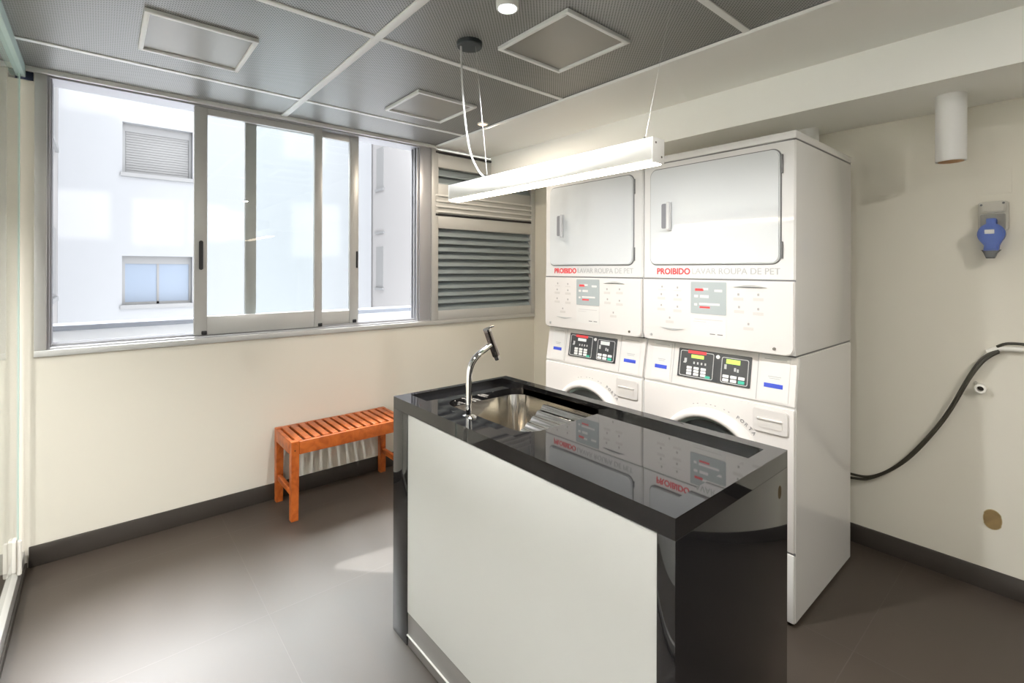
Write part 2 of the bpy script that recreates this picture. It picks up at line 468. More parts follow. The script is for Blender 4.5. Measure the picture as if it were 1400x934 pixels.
# ------------------------------------------------------------------ recessed downlights
def downlight(x, y, r, col, e, label):
    t = thing('downlight', label, 'downlight', (x, y, H), 'ceiling downlights')
    MB().lathe([(r*.80, -.002), (r*.82, -.008), (r, -.007), (r*1.02, 0)], (x, y, H), seg=40).build('trim_ring', M_TBAR, t)
    MB().cyl((x, y, H-.004), (x, y, H-.0005), r*.81, seg=32).build('lens', mat('lens_%s' % label[:4], col, .4, emit=col, estr=e), t)
DLX, DLY, DLZ = 1.020, 1.226, 2.252
t = thing('surface_downlight', 'small white cylinder downlight lit cool white beside the black lamp rose', 'downlight', (DLX, DLY, H), 'ceiling downlights')
MB().lathe([(.037, 0), (.037, DLZ-H), (.034, DLZ-H-.003), (.030, DLZ-H-.002), (.029, DLZ-H+.010)], (DLX, DLY, H), seg=40).build('lamp_body', M_LAMPW, t)
MB().cyl((DLX, DLY, DLZ+.004), (DLX, DLY, DLZ+.010), .0295, seg=32).build('lens', mat('lens_cool', (.92, .96, 1.), .4, emit=(.90, .95, 1.), estr=14), t)
downlight(1.859, 2.478, .034, (1., .62, .36), 2.4, 'warm lit downlight in the far ceiling corner near the louvre')

# ------------------------------------------------------------------ linear pendant lamp
LX, LY0, LY1, LZ0, LZ1 = 1.157, .745, 1.748, 1.680, 1.750
pl = thing('pendant_lamp', 'long white linear pendant lamp hung above the black sink counter', 'pendant lamp', (1.156, 1.632, H))
MB().box(LX-.028, LX+.028, LY0+.004, LY1-.004, LZ0+.008, LZ1, .002).build('lamp_body', M_LAMPW, pl)
MB().box(LX-.024, LX+.024, LY0+.006, LY1-.006, LZ0, LZ0+.010, .003).build('diffuser', M_GLOWW, pl)
for ya, yb in ((LY0, LY0+.004), (LY1-.004, LY1)):
    ec = MB().box(LX-.028, LX+.028, ya, yb, LZ0+.002, LZ1, .001).build('end_cap', M_LAMPW, pl)
    if ya == LY0: [MB().cyl((LX+q_[0], ya-.001, q_[1]), (LX+q_[0], ya+.002, q_[1]), .003, seg=10).build('screw', M_CHROMED, ec) for q_ in ((-.014, LZ1-.014), (.014, LZ0+.02))]
cp = MB().lathe([(0.052, 0), (.052, -.016), (.049, -.020), (0, -.020)], (1.156, 1.632, H)).build('ceiling_rose', mat('rose_black', (.010, .016, .018), .45), pl)
pts = []
ctl = [Vector((1.122, 1.645, H-.02)), Vector((1.120, 1.63, H-.2)), Vector((1.128, 1.615, H-.36)), Vector((1.130, 1.585, H-.47)), Vector((1.140, 1.545, H-.545)), Vector((LX, 1.515, LZ1-.002))]
def catmull(c, per=8):
    out = []
    for i in range(len(c)-1):
        p0, p1, p2, p3 = c[max(i-1, 0)], c[i], c[i+1], c[min(i+2, len(c)-1)]
        for k in range(per):
            t = k/per
            out.append(.5*((2*p1)+(p2-p0)*t+(2*p0-5*p1+4*p2-p3)*t*t+(3*p1-p0-3*p2+p3)*t**3))
    out.append(c[-1]); return out
MB().tube(catmull(ctl), .0042, 10).build('lamp_cord', mat('cord_grey', (.55, .55, .54), .5), pl)
MB().tube([(1.168, 1.607, H-.019), (LX+.002, 1.513, LZ1-.001)], .0007, 6).build('suspension_wire', M_ALU, pl)
MB().tube([(1.426, .859, H-.001), (LX, .790, LZ1-.001)], .00035, 6).build('suspension_wire', M_ALU, pl)
for yy in (1.513, .790): MB().cyl((LX, yy, LZ1-.001), (LX, yy, LZ1+.012), .004, seg=12).build('wire_gripper', M_CHROME, pl)

# ------------------------------------------------------------------ cylinder spotlights under the beam
def cylspot(x, y, label):
    t = thing('cylinder_spotlight', label, 'spotlight', (x, y, ZB), 'white cylinder spotlights under the beam')
    r = .050
    MB().lathe([(r, 0), (r, -.272), (r-.002, -.276), (r-.007, -.276), (r-.007, -.262)], (x, y, ZB), seg=48).build('lamp_body', M_LAMPW, t)
    MB().lathe([(r-.0075, -.2765), (r-.014, -.270), (.016, -.255), (0, -.253)], (x, y, ZB), seg=40).build('reflector', mat('spot_reflector', (.50, .30, .16), .4), t)
cylspot(2.702, .352, 'white cylinder spotlight hanging under the beam right of the machines')
cylspot(2.815, .925, 'white cylinder spotlight mostly hidden behind the top of the dryer')

# ------------------------------------------------------------------ sink island
X0, X1, Y0, Y1, ZI = .865, 1.430, .517, 1.722, .900
isl = thing('sink_counter', 'white laundry counter with black granite top and waterfall ends', 'counter', ((X0+X1)/2, (Y0+Y1)/2, 0))
SK = rrect(1.000, 1.395, 1.105, 1.590, .075, 8)                            # sink cut-out
RIM = rrect(X0+.062, X1-.044, Y0+.044, Y1-.026, .003, 8)
OUT = rrect(X0, X1, Y0, Y1, .002, 8)
SKt = rrect(1.000, 1.395, 1.105, 1.590, .075, 8)
b = MB()
b.ring(OUT, RIM, 'z', ZI-.045, ZI)                                        # raised rim
b.ring(RIM, SKt, 'z', ZI-.045, ZI-.0185)                                  # sunk tray around the sink
b.build('granite_top', M_GRANITE, isl)
MB().box(X0, X1, Y0, Y0+.042, 0, ZI-.0455, .001).build('side_slab', M_GRANITE, isl)
MB().box(X0, X1, Y1-.112, Y1, 0, ZI-.0455, .001).build('side_slab', M_GRANITE, isl)
MB().box(X0+.002, X0+.022, Y0+.0425, Y1-.1125, .124, ZI-.0475, .001).build('front_panel', M_PANEL, isl)
MB().box(X1-.024, X1-.004, Y0+.0425, Y1-.1125, .124, ZI-.0475, .001).build('back_panel', M_PANEL, isl)
MB().box(X0+.004, X0+.020, Y0+.0425, Y1-.1125, .0, .122, .001).build('skirting', M_KICK, isl)
MB().box(X0-.0015, X0+.004, Y0+.0425, Y1-.1125, .040, .043).build('grout_line', M_STICK, isl)
# steel basin with ribbed washboard slope on the far side
sb = MB(); bm = sb.bm
def loop(a0, a1, b0, b1, r, z):
    return [bm.verts.new((x, y, z)) for x, y in rrect(a0, a1, b0, b1, r, 8)]
L0 = loop(.990, 1.405, 1.095, 1.600, .080, ZI-.0455); L1 = loop(.998, 1.397, 1.103, 1.592, .076, ZI-.047)
L2 = loop(1.004, 1.390, 1.110, 1.586, .070, ZI-.10); L3 = loop(1.02, 1.375, 1.125, 1.57, .055, ZI-.235); L4 = loop(1.06, 1.335, 1.165, 1.53, .03, ZI-.245)
for A, B_ in ((L0, L1), (L1, L2), (L2, L3), (L3, L4)):
    for i in range(len(A)):
        j = (i+1) % len(A); bm.faces.new((A[i], A[j], B_[j], B_[i]))
bm.faces.new(L4)
bmesh.ops.recalc_face_normals(bm, faces=bm.faces[:])
for f in bm.faces: f.normal_flip()
bas = sb.build('sink_basin', M_STEEL, isl, 60)
wb = MB(); prof = []
NR = 8
for i in range(NR*8+1):                                                   # ribbed board: sloping down from the near end
    t = i/(NR*8)
    prof.append((1.388-.235*t, ZI-.060-.15*t+.0036*math.sin(2*PI*NR*t)))
prof += [(1.150, ZI-.24), (1.385, ZI-.24)]
wb.prism(prof, 'y', 1.118, 1.425).build('washboard', M_STEEL, bas, 60)
MB().lathe([(.0, .003), (.030, .003), (.034, .0), (.034, -.004)], (1.11, 1.50, ZI-.2449), seg=32).build('drain', M_CHROME, bas)

# ------------------------------------------------------------------ faucet
FX, FY, FZ = .966, 1.362, ZI-.0185
fc = thing('faucet', 'curved chrome faucet standing at the front edge of the sink', 'faucet', (FX, FY, FZ))
MB().lathe([(.027, 0), (.027, .003), (.020, .009), (.013, .012), (.0, .012)], (FX, FY, FZ), seg=36).build('base_flange', M_CHROME, fc)
pts = [(FX, FY, FZ+.005), (FX, FY, FZ+.06), (FX, FY, FZ+.125)]
cx_, cz_, R_ = FX+.085, FZ+.14, .085
for k in range(0, 11):
    a = PI-math.radians(62)*k/10
    pts.append((cx_+R_*math.cos(a), FY, cz_+R_*math.sin(a)))
tx, tz = math.sin(math.radians(62)), math.cos(math.radians(62))
last = pts[-1]
for d in (.02, .045, .062): pts.append((last[0]+tx*d, FY, last[2]+tz*d))
MB().tube(pts, .0108, 18).build('spout', M_CHROME, fc, 60)
e = Vector(pts[-1])
ax = Vector((.40, 0, -.915)).normalized()
a0, a1 = e-ax*.052, e+ax*.048
MB().cyl(a0, a1, .0135, .0135, 24).build('valve_body', M_CHROMED, fc, 40)
MB().cyl(a1-ax*.002, a1+ax*.016, .0105, .0095, 20).build('aerator', M_CHROME, fc, 40)
MB().cyl(a0-ax*.008, a0+ax*.001, .0145, .0145, 24).build('cap', M_CHROME, fc, 40)
MB().tube([a0-ax*.006, a0-ax*.010+Vector((.010, -.006, .003)), a0-ax*.011+Vector((.024, -.012, .007))], [.0045, .004, .003], 10).build('lever', M_CHROME, fc, 60)

# ------------------------------------------------------------------ slatted bench
BX0, BX1, BY0, BY1, BZ = .800, 1.500, 2.800, 3.140, .440
bn = thing('slatted_bench', 'small reddish wooden bench with a slatted seat against the window wall', 'bench', ((BX0+BX1)/2, (BY0+BY1)/2, 0))
lw = .042
for x in (BX0, BX1-lw):
    for y in (BY0, BY1-lw):
        MB().prism([(x, BZ-.002), (x+lw, BZ-.002), (x+lw-.004*(x < 1), 0), (x+.004*(x > 1), 0)], 'y', y, y+lw, .002).build('leg', M_WOOD, bn)
for x in (BX0+.006, BX1-.028):
    MB().box(x, x+.022, BY0+lw, BY1-lw, .130, .165, .003).build('stretcher', M_WOOD, bn)
for y in (BY0-.003, BY1-.019):
    MB().box(BX0+lw, BX1-lw, y, y+.022, BZ-.075, BZ-.004, .002).build('seat_rail', M_WOOD, bn)
for x in (BX0-.002, BX1-.020):
    MB().box(x, x+.022, BY0+lw, BY1-lw, BZ-.075, BZ-.004, .002).build('end_rail', M_WOOD, bn)
NS = 13; span = (BX1-.022)-(BX0+.022); p = span/NS
b = MB()
for i in range(NS):
    x = BX0+.022+p*(i+.5)
    b.box(x-.0175, x+.0175, BY0+.018 if lw < x-BX0 < BX1-BX0-lw else BY0+lw, BY1-.018 if lw < x-BX0 < BX1-BX0-lw else BY1-lw, BZ-.018, BZ, .003)
b.build('seat_slats', M_WOOD, bn)
MB().cyl((BX0+.018, BY0-.002, BZ-.05), (BX0+.018, BY0+.004, BZ-.05), .0035, seg=10).build('screw', M_CHROME, bn)

# ------------------------------------------------------------------ stacked machines
XM, MY, MW, MD = 2.056, .7155, .689, .697
PITCH = .6935
def fx(a, z):                              # text frame on the machine front: +x runs towards -Y (seen left to right)
    return None
def front(x, yrel, z):                     # matrix for text lying on plane x, facing -X
    return Matrix.Translation((x, MY+yrel, z)) @ Matrix(((0, 0, -1, 0), (-1, 0, 0, 0), (0, 1, 0, 0), (0, 0, 0, 1)))
def Y(v): return MY+v

# ---- washer (lower)
ws = thing('washing_machine', 'white front-load washer with lit green readouts, in the stack nearer the blue plug', 'washing machine', (XM, MY+MW/2, 0), 'washers at the bottom of the two stacks')
MB().prism([(XM+.004, .012), (XM+.004, .849), (XM+.038, 1.049), (XM+MD, 1.049), (XM+MD, .012)], 'y', MY, MY+MW, .004).build('body', M_ENAMEL, ws)
MB().box(XM+.06, XM+MD-.02, Y(.03), Y(MW-.03), 0, .014).build('base', M_BLACK, ws)
fp = MB().box(XM-.004, XM+.006, Y(.004), Y(MW-.004), .288, .845, .004).build('front_panel', M_ENAMELW, ws)
MB().box(XM-.004, XM+.006, Y(.004), Y(MW-.004), .014, .280, .004).build('kick_panel', M_ENAMEL, ws)
MB().box(XM+.001, XM+.0045, Y(.0), Y(MW), .279, .289).build('panel_gap', M_SEAL, ws)
# sloped fascia: helper maps (yrel, z) on the slope to world x
SL = .034/.200
def sx(z): return XM+.004+(z-.849)*SL
fa = MB().prism([(sx(.857)-.006, .857), (sx(1.046)-.006, 1.046), (sx(1.046)+.004, 1.046), (sx(.857)+.004, .857)], 'y', Y(.003), Y(MW-.003), .002).build('control_fascia', M_ENAMELW, ws)
def slab(y0, y1, z0, z1, t0, t1, r=0.):
    """plate lying on the sloped fascia between offsets t0..t1 in front of it."""
    b = MB(); pts = rrect(y0, y1, z0, z1, r, 4)
    b.prism([(Y(a), c) for a, c in pts], 'x', 0, 1)
    for v in b.bm.verts:
        v.co.x = sx(v.co.z)-.006-(t1 if v.co.x > .5 else t0)
    bmesh.ops.recalc_face_normals(b.bm, faces=b.bm.faces[:])
    return b
def marks(name, lst, m, par, t0, t1):
    for q in lst: slab(*q, t0, t1).build(name, m, par)
def slabs(lst, t0, t1, r=0.):
    b = MB()
    for q in lst:
        c = slab(*q, t0, t1, r)
        me = bpy.data.meshes.new('t'); c.bm.to_mesh(me); c.bm.free(); b.bm.from_mesh(me); bpy.data.meshes.remove(me)
    return b
cpn = slab(.176, .509, .898, 1.026, 0, .004, .004).build('display_panel', M_PANELD, ws)
b = MB()
def outline(y0, y1, z0, z1, w_, rr=.008):
    o_ = rrect(y0, y1, z0, z1, rr, 4); i_ = rrect(y0+w_, y1-w_, z0+w_, z1-w_, rr*.8, 4)
    k = MB().ring([(Y(a), c) for a, c in o_], [(Y(a), c) for a, c in i_], 'x', 0, 1)
    for v in k.bm.verts: v.co.x = sx(v.co.z)-.006-(.0055 if v.co.x > .5 else .002)
    bmesh.ops.recalc_face_normals(k.bm, faces=k.bm.faces[:])
    return k
outline(.338, .499, .904, 1.018, .0025).build('display_border', M_LINE, cpn)
outline(.186, .302, .904, 1.012, .0025).build('display_border', M_LINE, cpn)
slab(.374, .462, 1.008, 1.021, .004, .0056).build('brand_strip', M_RED, cpn)
slabs([(.385, .445, .988, 1.003)], .004, .0052).build('lcd_screen', M_LCD, cpn)
slabs([(.222, .282, .986, 1.005)], .004, .0052).build('lcd_screen', M_LCD, cpn)
marks('panel_symbol', [(.466, .478, .966, .984), (.466+.003, .478+.004, .962, .968), (.279, .289, .962, .982), (.226, .234, .955, .968), (.238, .246, .957, .972)], M_LINE, cpn, .004, .0052)
marks('panel_symbol', [(.372+.018*i, .379+.018*i, .962+.0*i, .972) for i in range(4)], M_LINE, cpn, .004, .0052)
for i in range(3):
    for j in range(3):
        y_ = .452-.034*i; z_ = .944-.0135*j
        slab(y_-.013, y_+.011, z_-.0055, z_+.0055, .004, .0065, .002).build('button', M_BTN, cpn)
slab(.350, .374, .908, .918, .004, .0065, .003).build('button', M_BTNG, cpn)['label'] = 'green start button'
for i in range(3):
    for j in range(2):
        y_ = .280-.034*i; z_ = .932-.016*j
        bt = slab(y_-.013, y_+.013, z_-.006, z_+.006, .004, .0065, .002).build('button', M_BTNG if (i == 2 and j == 1) else M_BTN, cpn)
c0 = Vector((sx(1.008)-.010, Y(.320), 1.008))
MB().cyl(c0+Vector((.004, 0, 0)), c0-Vector((.004, 0, 0)), .009, .008, 20).build('round_button', M_BTN, cpn)
# paper labels either side with a blue bar
for (y0, y1), (b0, b1) in (((.548, .648), (.567, .632)), ((.028, .138), (.050, .122))):
    pp = slab(y0, y1, .864, 1.046, 0, .002, .004).build('paper_label', M_STICK, ws)
    slab(b0, b1, .917, .934, .002, .0028).build('blue_bar', M_BLUE, pp)
    marks('label_lettering', [(y0+.012, y1-.012, 1.028, 1.031), (y0+.03, y1-.03, .960, .9625), (y0+.034, y1-.034, .953, .9552)], M_GREYP, pp, .002, .0025)
for yy in (.150, .536):
    slab(yy-.0016, yy+.0016, .862, 1.044, -.001, .0006).build('fascia_joint', M_GREYP, ws)
# detergent drawer
dd = MB().prism([(Y(a), c) for a, c in rrect(.022, .158, .735, .832, .014, 5)], 'x', XM-.011, XM-.002, .003).build('detergent_drawer', M_ENAMELW, ws)
MB().prism([(Y(a), c) for a, c in rrect(.044, .140, .755, .790, .010, 5)], 'x', XM-.0125, XM-.009).build('drawer_pull', mat('pull_shade', (.70, .67, .63), .5), dd)
MB().box(XM-.017, XM-.010, Y(.044), Y(.140), .787, .794, .002).build('pull_lip', M_ENAMELW, dd)
# round loading door
PC, PZ = .345, .536
dr = MB().lathe([(.246, .0), (.246, -.010), (.243, -.022), (.237, -.034), (.228, -.042), (.218, -.045), (.210, -.040), (.206, -.022), (.204, -.010)], (XM-.003, Y(PC), PZ), 'x', 72).build('door', M_ENAMELW, ws, 50)
MB().lathe([(.205, -.012), (.180, -.018), (.120, -.030), (.06, -.036), (0, -.038)], (XM-.003, Y(PC), PZ), 'x', 64).build('door_glass', M_PORT, dr, 60)
MB().lathe([(.2065, -.026), (.200, -.024), (.194, -.018), (.2045, -.012)], (XM-.003, Y(PC), PZ), 'x', 64).build('glass_gasket', mat('gasket_green_grey', (.20, .25, .23), .5), dr, 60)
# lettering bent round the loading door
txt = '-- --- -- PORTA'
me_all = bmesh.new()
for i, ch in enumerate(txt):
    if ch == ' ': continue
    ang = math.radians(107-4.5*i); r = .2570
    mtx = Matrix.Translation((XM-.0052, Y(PC)-r*math.cos(ang), PZ+r*math.sin(ang))) @ Matrix(((0, 0, -1, 0), (-1, 0, 0, 0), (0, 1, 0, 0), (0, 0, 0, 1))) @ Matrix.Rotation(ang-PI/2, 4, 'Z')
    cu = bpy.data.curves.new('g', 'FONT'); cu.body = ch; cu.size = .021; cu.align_x = 'CENTER'; cu.extrude = .0004; cu.offset = .0005; cu.resolution_u = 3
    t = bpy.data.objects.new('g', cu); COL.objects.link(t)
    dg = bpy.context.evaluated_depsgraph_get(); dg.update()
    me = bpy.data.meshes.new_from_object(t.evaluated_get(dg))
    bpy.data.objects.remove(t); bpy.data.curves.remove(cu)
    me.transform(mtx); me_all.from_mesh(me); bpy.data.meshes.remove(me)
q = MB(); q.bm.free(); q.bm = me_all
q.build('lettering', mat('print_mid_grey', (.30, .29, .285), .5), ws, 0)

# ---- dryer (upper)
dy = thing('tumble_dryer', 'white tumble dryer of the stack nearer the blue plug, above the green readouts', 'tumble dryer', (XM, MY+MW/2, 1.052), 'dryers at the top of the two stacks')
MB().box(XM, XM+MD, MY, MY+MW, 1.056, 1.901, .004).build('body', M_ENAMEL, dy)
MB().box(XM+.003, XM+MD-.003, MY+.003, MY+MW-.003, 1.9005, 1.9065).build('lid_gap', M_SEAL, dy)
MB().box(XM-.004, XM+MD, MY-.001, MY+MW+.001, 1.906, 1.938, .006).build('top_panel', M_ENAMEL, dy)
MB().box(XM+.012, XM+MD-.003, MY+.004, MY+MW-.004, 1.050, 1.0565).build('stack_gap', M_SEAL, dy)
MB().prism([(Y(a), c) for a, c in rrect(.004, MW-.004, 1.353, 1.900, .006, 4)], 'x', XM-.004, XM+.004, .002).build('front_frame', M_ENAMEL, dy)
MB().box(XM-.002, XM+.003, Y(.001), Y(MW-.001), 1.3465, 1.3535).build('panel_gap', M_SEAL, dy)
lp = MB().prism([(Y(a), c) for a, c in rrect(.002, MW-.002, 1.054, 1.347, .03, 6, (.004, .004, .034, .034))], 'x', XM-.010, XM+.004, .004).build('lower_panel', M_ENAMELW, dy)
MB().prism([(Y(a), c) for a, c in rrect(.0505, .6505, 1.4135, 1.8775, .036, 8)], 'x', XM-.0052, XM-.002).build('door_gap', M_SEAL, dy)
dd = MB().prism([(Y(a), c) for a, c in rrect(.055, .646, 1.418, 1.873, .033, 8)], 'x', XM-.014, XM-.002, .004).build('door', M_DOORW, dy, 25)
for z0, z1 in ((1.775, 1.850), (1.438, 1.505)):
    MB().box(XM-.012, XM-.003, Y(.0455), Y(.0525), z0, z1, .001).build('hinge', M_SEAL, dd)
hd = MB().prism([(Y(a), c) for a, c in rrect(.527, .602, 1.574, 1.715, .008, 4)], 'x', XM-.018, XM-.012, .003).build('handle', M_DOORW, dd)
MB().prism([(Y(a), c) for a, c in rrect(.552, .580, 1.588, 1.706, .008, 4)], 'x', XM-.0195, XM-.016).build('grip_recess', mat('grip_shadow_grey', (.22, .22, .24), .5), hd)
MB().prism([(Y(a), c) for a, c in rrect(.528, .552, 1.578, 1.712, .010, 5)], 'x', XM-.030, XM-.016, .005).build('grip_bar', mat('silver_plastic', (.62, .62, .63), .25, .3), hd)
text_mesh('lettering', 'PROIBIDO', .040, M_RED, dy, front(XM-.0046, .612, 1.372), .172, bold=.0012)['label'] = 'red bold word PROIBIDO'
text_mesh('lettering', 'LAVAR ROUPA DE PET', .038, M_GREYP, dy, front(XM-.0046, .430, 1.374), .374)['label'] = 'pale grey words LAVAR ROUPA DE PET'
XP = XM-.010
def decal(name, rects, m, par, x=XP, th=.0012, r=0.):
    for y0, y1, z0, z1 in rects:
        o = MB().prism([(Y(a), c) for a, c in rrect(y0, y1, z0, z1, r, 3)], 'x', x-th, x+.0005).build(name, m, par)
    return o
sc_ = decal('instruction_screen', [(.269, .433, 1.196, 1.339)], M_SCREEN, lp, r=.004)
decal('brand_logo', [(.372, .412, 1.298, 1.309)], M_RED, sc_, XP-.0012, .0006, .002)
decal('screen_lettering', [(.350, .376, 1.302, 1.312), (.287, .322, 1.296, 1.306), (.348, .388, 1.268, 1.280), (.398, .416, 1.269, 1.280), (.298, .392, 1.236, 1.245), (.402, .416, 1.232, 1.242)], M_STICK, sc_, XP-.0012, .0006, .001)
decal('screen_lettering', [(.342, .390, 1.222, 1.230)], M_RED, sc_, XP-.0012, .0006)
st = decal('paper_label', [(.269, .433, 1.096, 1.187)], M_STICK, lp, r=.003)
decal('label_lettering', [(.284, .308, 1.108, 1.112), (.318, .342, 1.108, 1.112)], M_DARKP, st, XP-.0012, .0005)
decal('label_lettering', [(.285, .415, 1.170, 1.173), (.36, .42, 1.160, 1.162)], M_FAINT, st, XP-.0012, .0005)
ic = [(.581, 1.312), (.500, 1.310), (.585, 1.276), (.500, 1.274), (.585, 1.224), (.500, 1.221), (.540, 1.167), (.218, 1.289), (.137, 1.291), (.215, 1.236), (.137, 1.232), (.176, 1.168)]
for y_, z_ in ic:
    decal('wash_symbol', [(y_-.004, y_+.004, z_-.005, z_+.005)], mat('symbol_grey', (.40, .38, .36), .5), lp, th=.0006, r=.002)
    h_ = .004 if z_ > 1.3 else .013
    decal('symbol_caption', [(y_-.021, y_+.021, z_-.013-h_, z_-.013)], mat('print_veil', (.62, .59, .555), .5), lp, th=.0005, r=.002)
def crescent(y0, y1, zc, h, up):
    n_ = 14; top = []; bot = []
    for i in range(n_+1):
        t = i/n_; a = y0+(y1-y0)*t; s = math.sin(PI*t)
        top.append((Y(a), zc+h*s*up)); bot.append((Y(a), zc+.25*h*s*up+.0004))
    return MB().prism(top+bot[::-1], 'x', XP-.003, XP+.0005)
crescent(.103, .239, 1.319, .011, 1).build('finger_grip', M_GREYP, lp)
crescent(.466, .590, 1.120, .011, -1).build('finger_grip', M_GREYP, lp)
for y_, z_ in ((.075, 1.078), (.640, 1.078)):
    MB().cyl((XP+.001, Y(y_), z_), (XP-.003, Y(y_), z_), .007, .006, 16).build('screw', M_CHROMED if y_ < .3 else M_GREYP, lp)

# the left stack
w2 = copy_tree(ws); w2.location.y += PITCH; w2['label'] = 'white front-load washer with pale readouts, in the stack next to the louvre'
d2 = copy_tree(dy); d2.location.y += PITCH; d2['label'] = 'white tumble dryer of the stack next to the louvre, partly behind the pendant lamp'
for o in [k for k in bpy.data.objects if k.name.startswith('lcd_screen')]:       # the left readouts are pale, unlit
    r_ = o
    while r_.parent: r_ = r_.parent
    if r_ == w2:
        o.data = o.data.copy(); o.data.materials[0] = M_LCDW

# ------------------------------------------------------------------ things on the right wall
XS = XR
sk = thing('industrial_socket', 'beige wall socket box high on the right wall with open flap', 'socket', (XS, .247, 1.62))
MB().prism(rrect(.198, .292, 1.565, 1.690, .010, 4), 'x', XS-.030, XS, .004).build('box', M_SOCK, sk)
MB().prism(rrect(.205, .285, 1.642, 1.690, .012, 4), 'x', XS-.046, XS-.028, .005).build('lid', M_SOCK, sk)
MB().prism(rrect(.206, .284, 1.568, 1.636, .006, 4), 'x', XS-.033, XS-.029).build('socket_well', M_SOCKD, sk)
for y_, z_ in ((.280, 1.676), (.212, 1.680)): MB().cyl((XS-.047, y_, z_), (XS-.044, y_, z_), .0045, seg=12).build('screw', M_BLACK, sk)
pg = thing('socket_plug', 'blue industrial plug pushed into the beige wall socket', 'plug', (XS-.05, .247, 1.55))
out = []
for a in range(-40, 221, 13):
    t = math.radians(a); out.append((.247+.043*math.cos(t), 1.548+.046*math.sin(t)))
out += [(.222, 1.500), (.224, 1.478), (.270, 1.478), (.268, 1.500)]
MB().prism(out, 'x', XS-.085, XS-.033, .006).build('plug_body', M_PLUG, pg)
MB().prism(rrect(.231, .262, 1.585, 1.615, .005, 3), 'x', XS-.078, XS-.03, .003).build('plug_tab', M_PLUG, pg)
MB().prism(rrect(.236, .266, 1.549, 1.567, .002, 3), 'x', XS-.0862, XS-.084).build('plug_label', M_STICK, pg)
MB().prism([(.217, 1.481), (.277, 1.481), (.270, 1.468), (.262, 1.445), (.237, 1.445), (.228, 1.468)], 'x', XS-.080, XS-.038, .005).build('cable_gland', M_BLACK, pg)
cb = thing('power_cord', 'black cable pair looping along the right wall from behind the machines', 'cable', (XS-.03, .4, .7))
def wallpath(p, dx): return catmull([Vector((XS-dx_, y_, z_)) for (y_, z_), dx_ in zip(p, dx)])
P1 = [(.90, .372), (.751, .352), (.653, .379), (.538, .497), (.407, .714), (.321, .920), (.285, .995), (.258, 1.030), (.225, 1.050)]
MB().tube(wallpath(P1, [.03, .03, .032, .04, .045, .04, .034, .030, .030]), .0062, 10).build('cable', M_CABLE, cb)
P2 = [(.90, .330), (.751, .336), (.665, .366), (.530, .497), (.400, .714), (.316, .915), (.278, .990), (.250, 1.025), (.225, 1.045)]
MB().tube(wallpath(P2, [.035, .036, .036, .047, .054, .050, .042, .036, .034]), .0062, 10).build('cable', M_CABLE, cb)
P3 = [(.232, 1.066), (.210, 1.080), (.190, 1.085), (.150, 1.086), (.05, 1.080), (-.15, 1.07), (-.5, 1.06)]
MB().tube(wallpath(P3, [.022, .028, .030, .030, .03, .03, .03]), .006, 10).build('cable', M_CABLE, cb)
cd = thing('conduit_pipe', 'beige plastic conduit along the right wall holding the black cable', 'conduit', (XS-.015, .1, 1.06))
MB().tube([Vector((XS-.014, y_, z_)) for y_, z_ in ((.262, 1.038), (.240, 1.052), (.215, 1.060), (.15, 1.062), (0, 1.060), (-.6, 1.056))], .0125, 14).build('pipe', M_PVC, cd)
ps = thing('pipe_stub', 'white pipe stub with a dark open end, beside the wall cable', 'pipe', (XS, .285, .876))
MB().lathe([(.020, .0), (.020, -.040), (.0165, -.042), (.0115, -.042), (.0115, -.012)], (XS, .282, .878), 'x', 32).build('pipe', M_PVC, ps)
MB().cyl((XS-.016, .282, .878), (XS-.012, .282, .878), .0115, seg=24).build('bore', mat('bore_brown', (.03, .02, .012), .7), ps)
MB().cyl((XS-.008, .300, .897), (XS, .300, .897), .006, seg=14).build('screw_plug', M_SOCK, ps)
ho = thing('wall_box_opening', 'oval cut-out showing an ochre junction box low on the right wall', 'junction box', (XS, .246, .31))
OV = [(.246+.033*math.cos(2*PI*k/32)*(1 if abs(math.cos(2*PI*k/32)) < .88 else .92), .311+.044*math.sin(2*PI*k/32)) for k in range(32)]
OI = [(.246+(y_-.246)*.93, .311+(z_-.311)*.94) for y_, z_ in OV]
MB().ring(OV, OI, 'x', XS-.002, XS).build('rim', mat('hole_rim', (.40, .33, .20), .8), ho)
MB().prism(OI, 'x', XS-.0012, XS-.0002).build('box_back', M_HOLE, ho)
bpn = thing('cover_plate', 'blank painted cover plate on the right wall above the socket', 'cover plate', (XS, .235, 1.78))
MB().prism(rrect(.19, .283, 1.725, 1.84, .004, 3), 'x', XS-.004, XS, .001).build('plate', M_WALL, bpn)

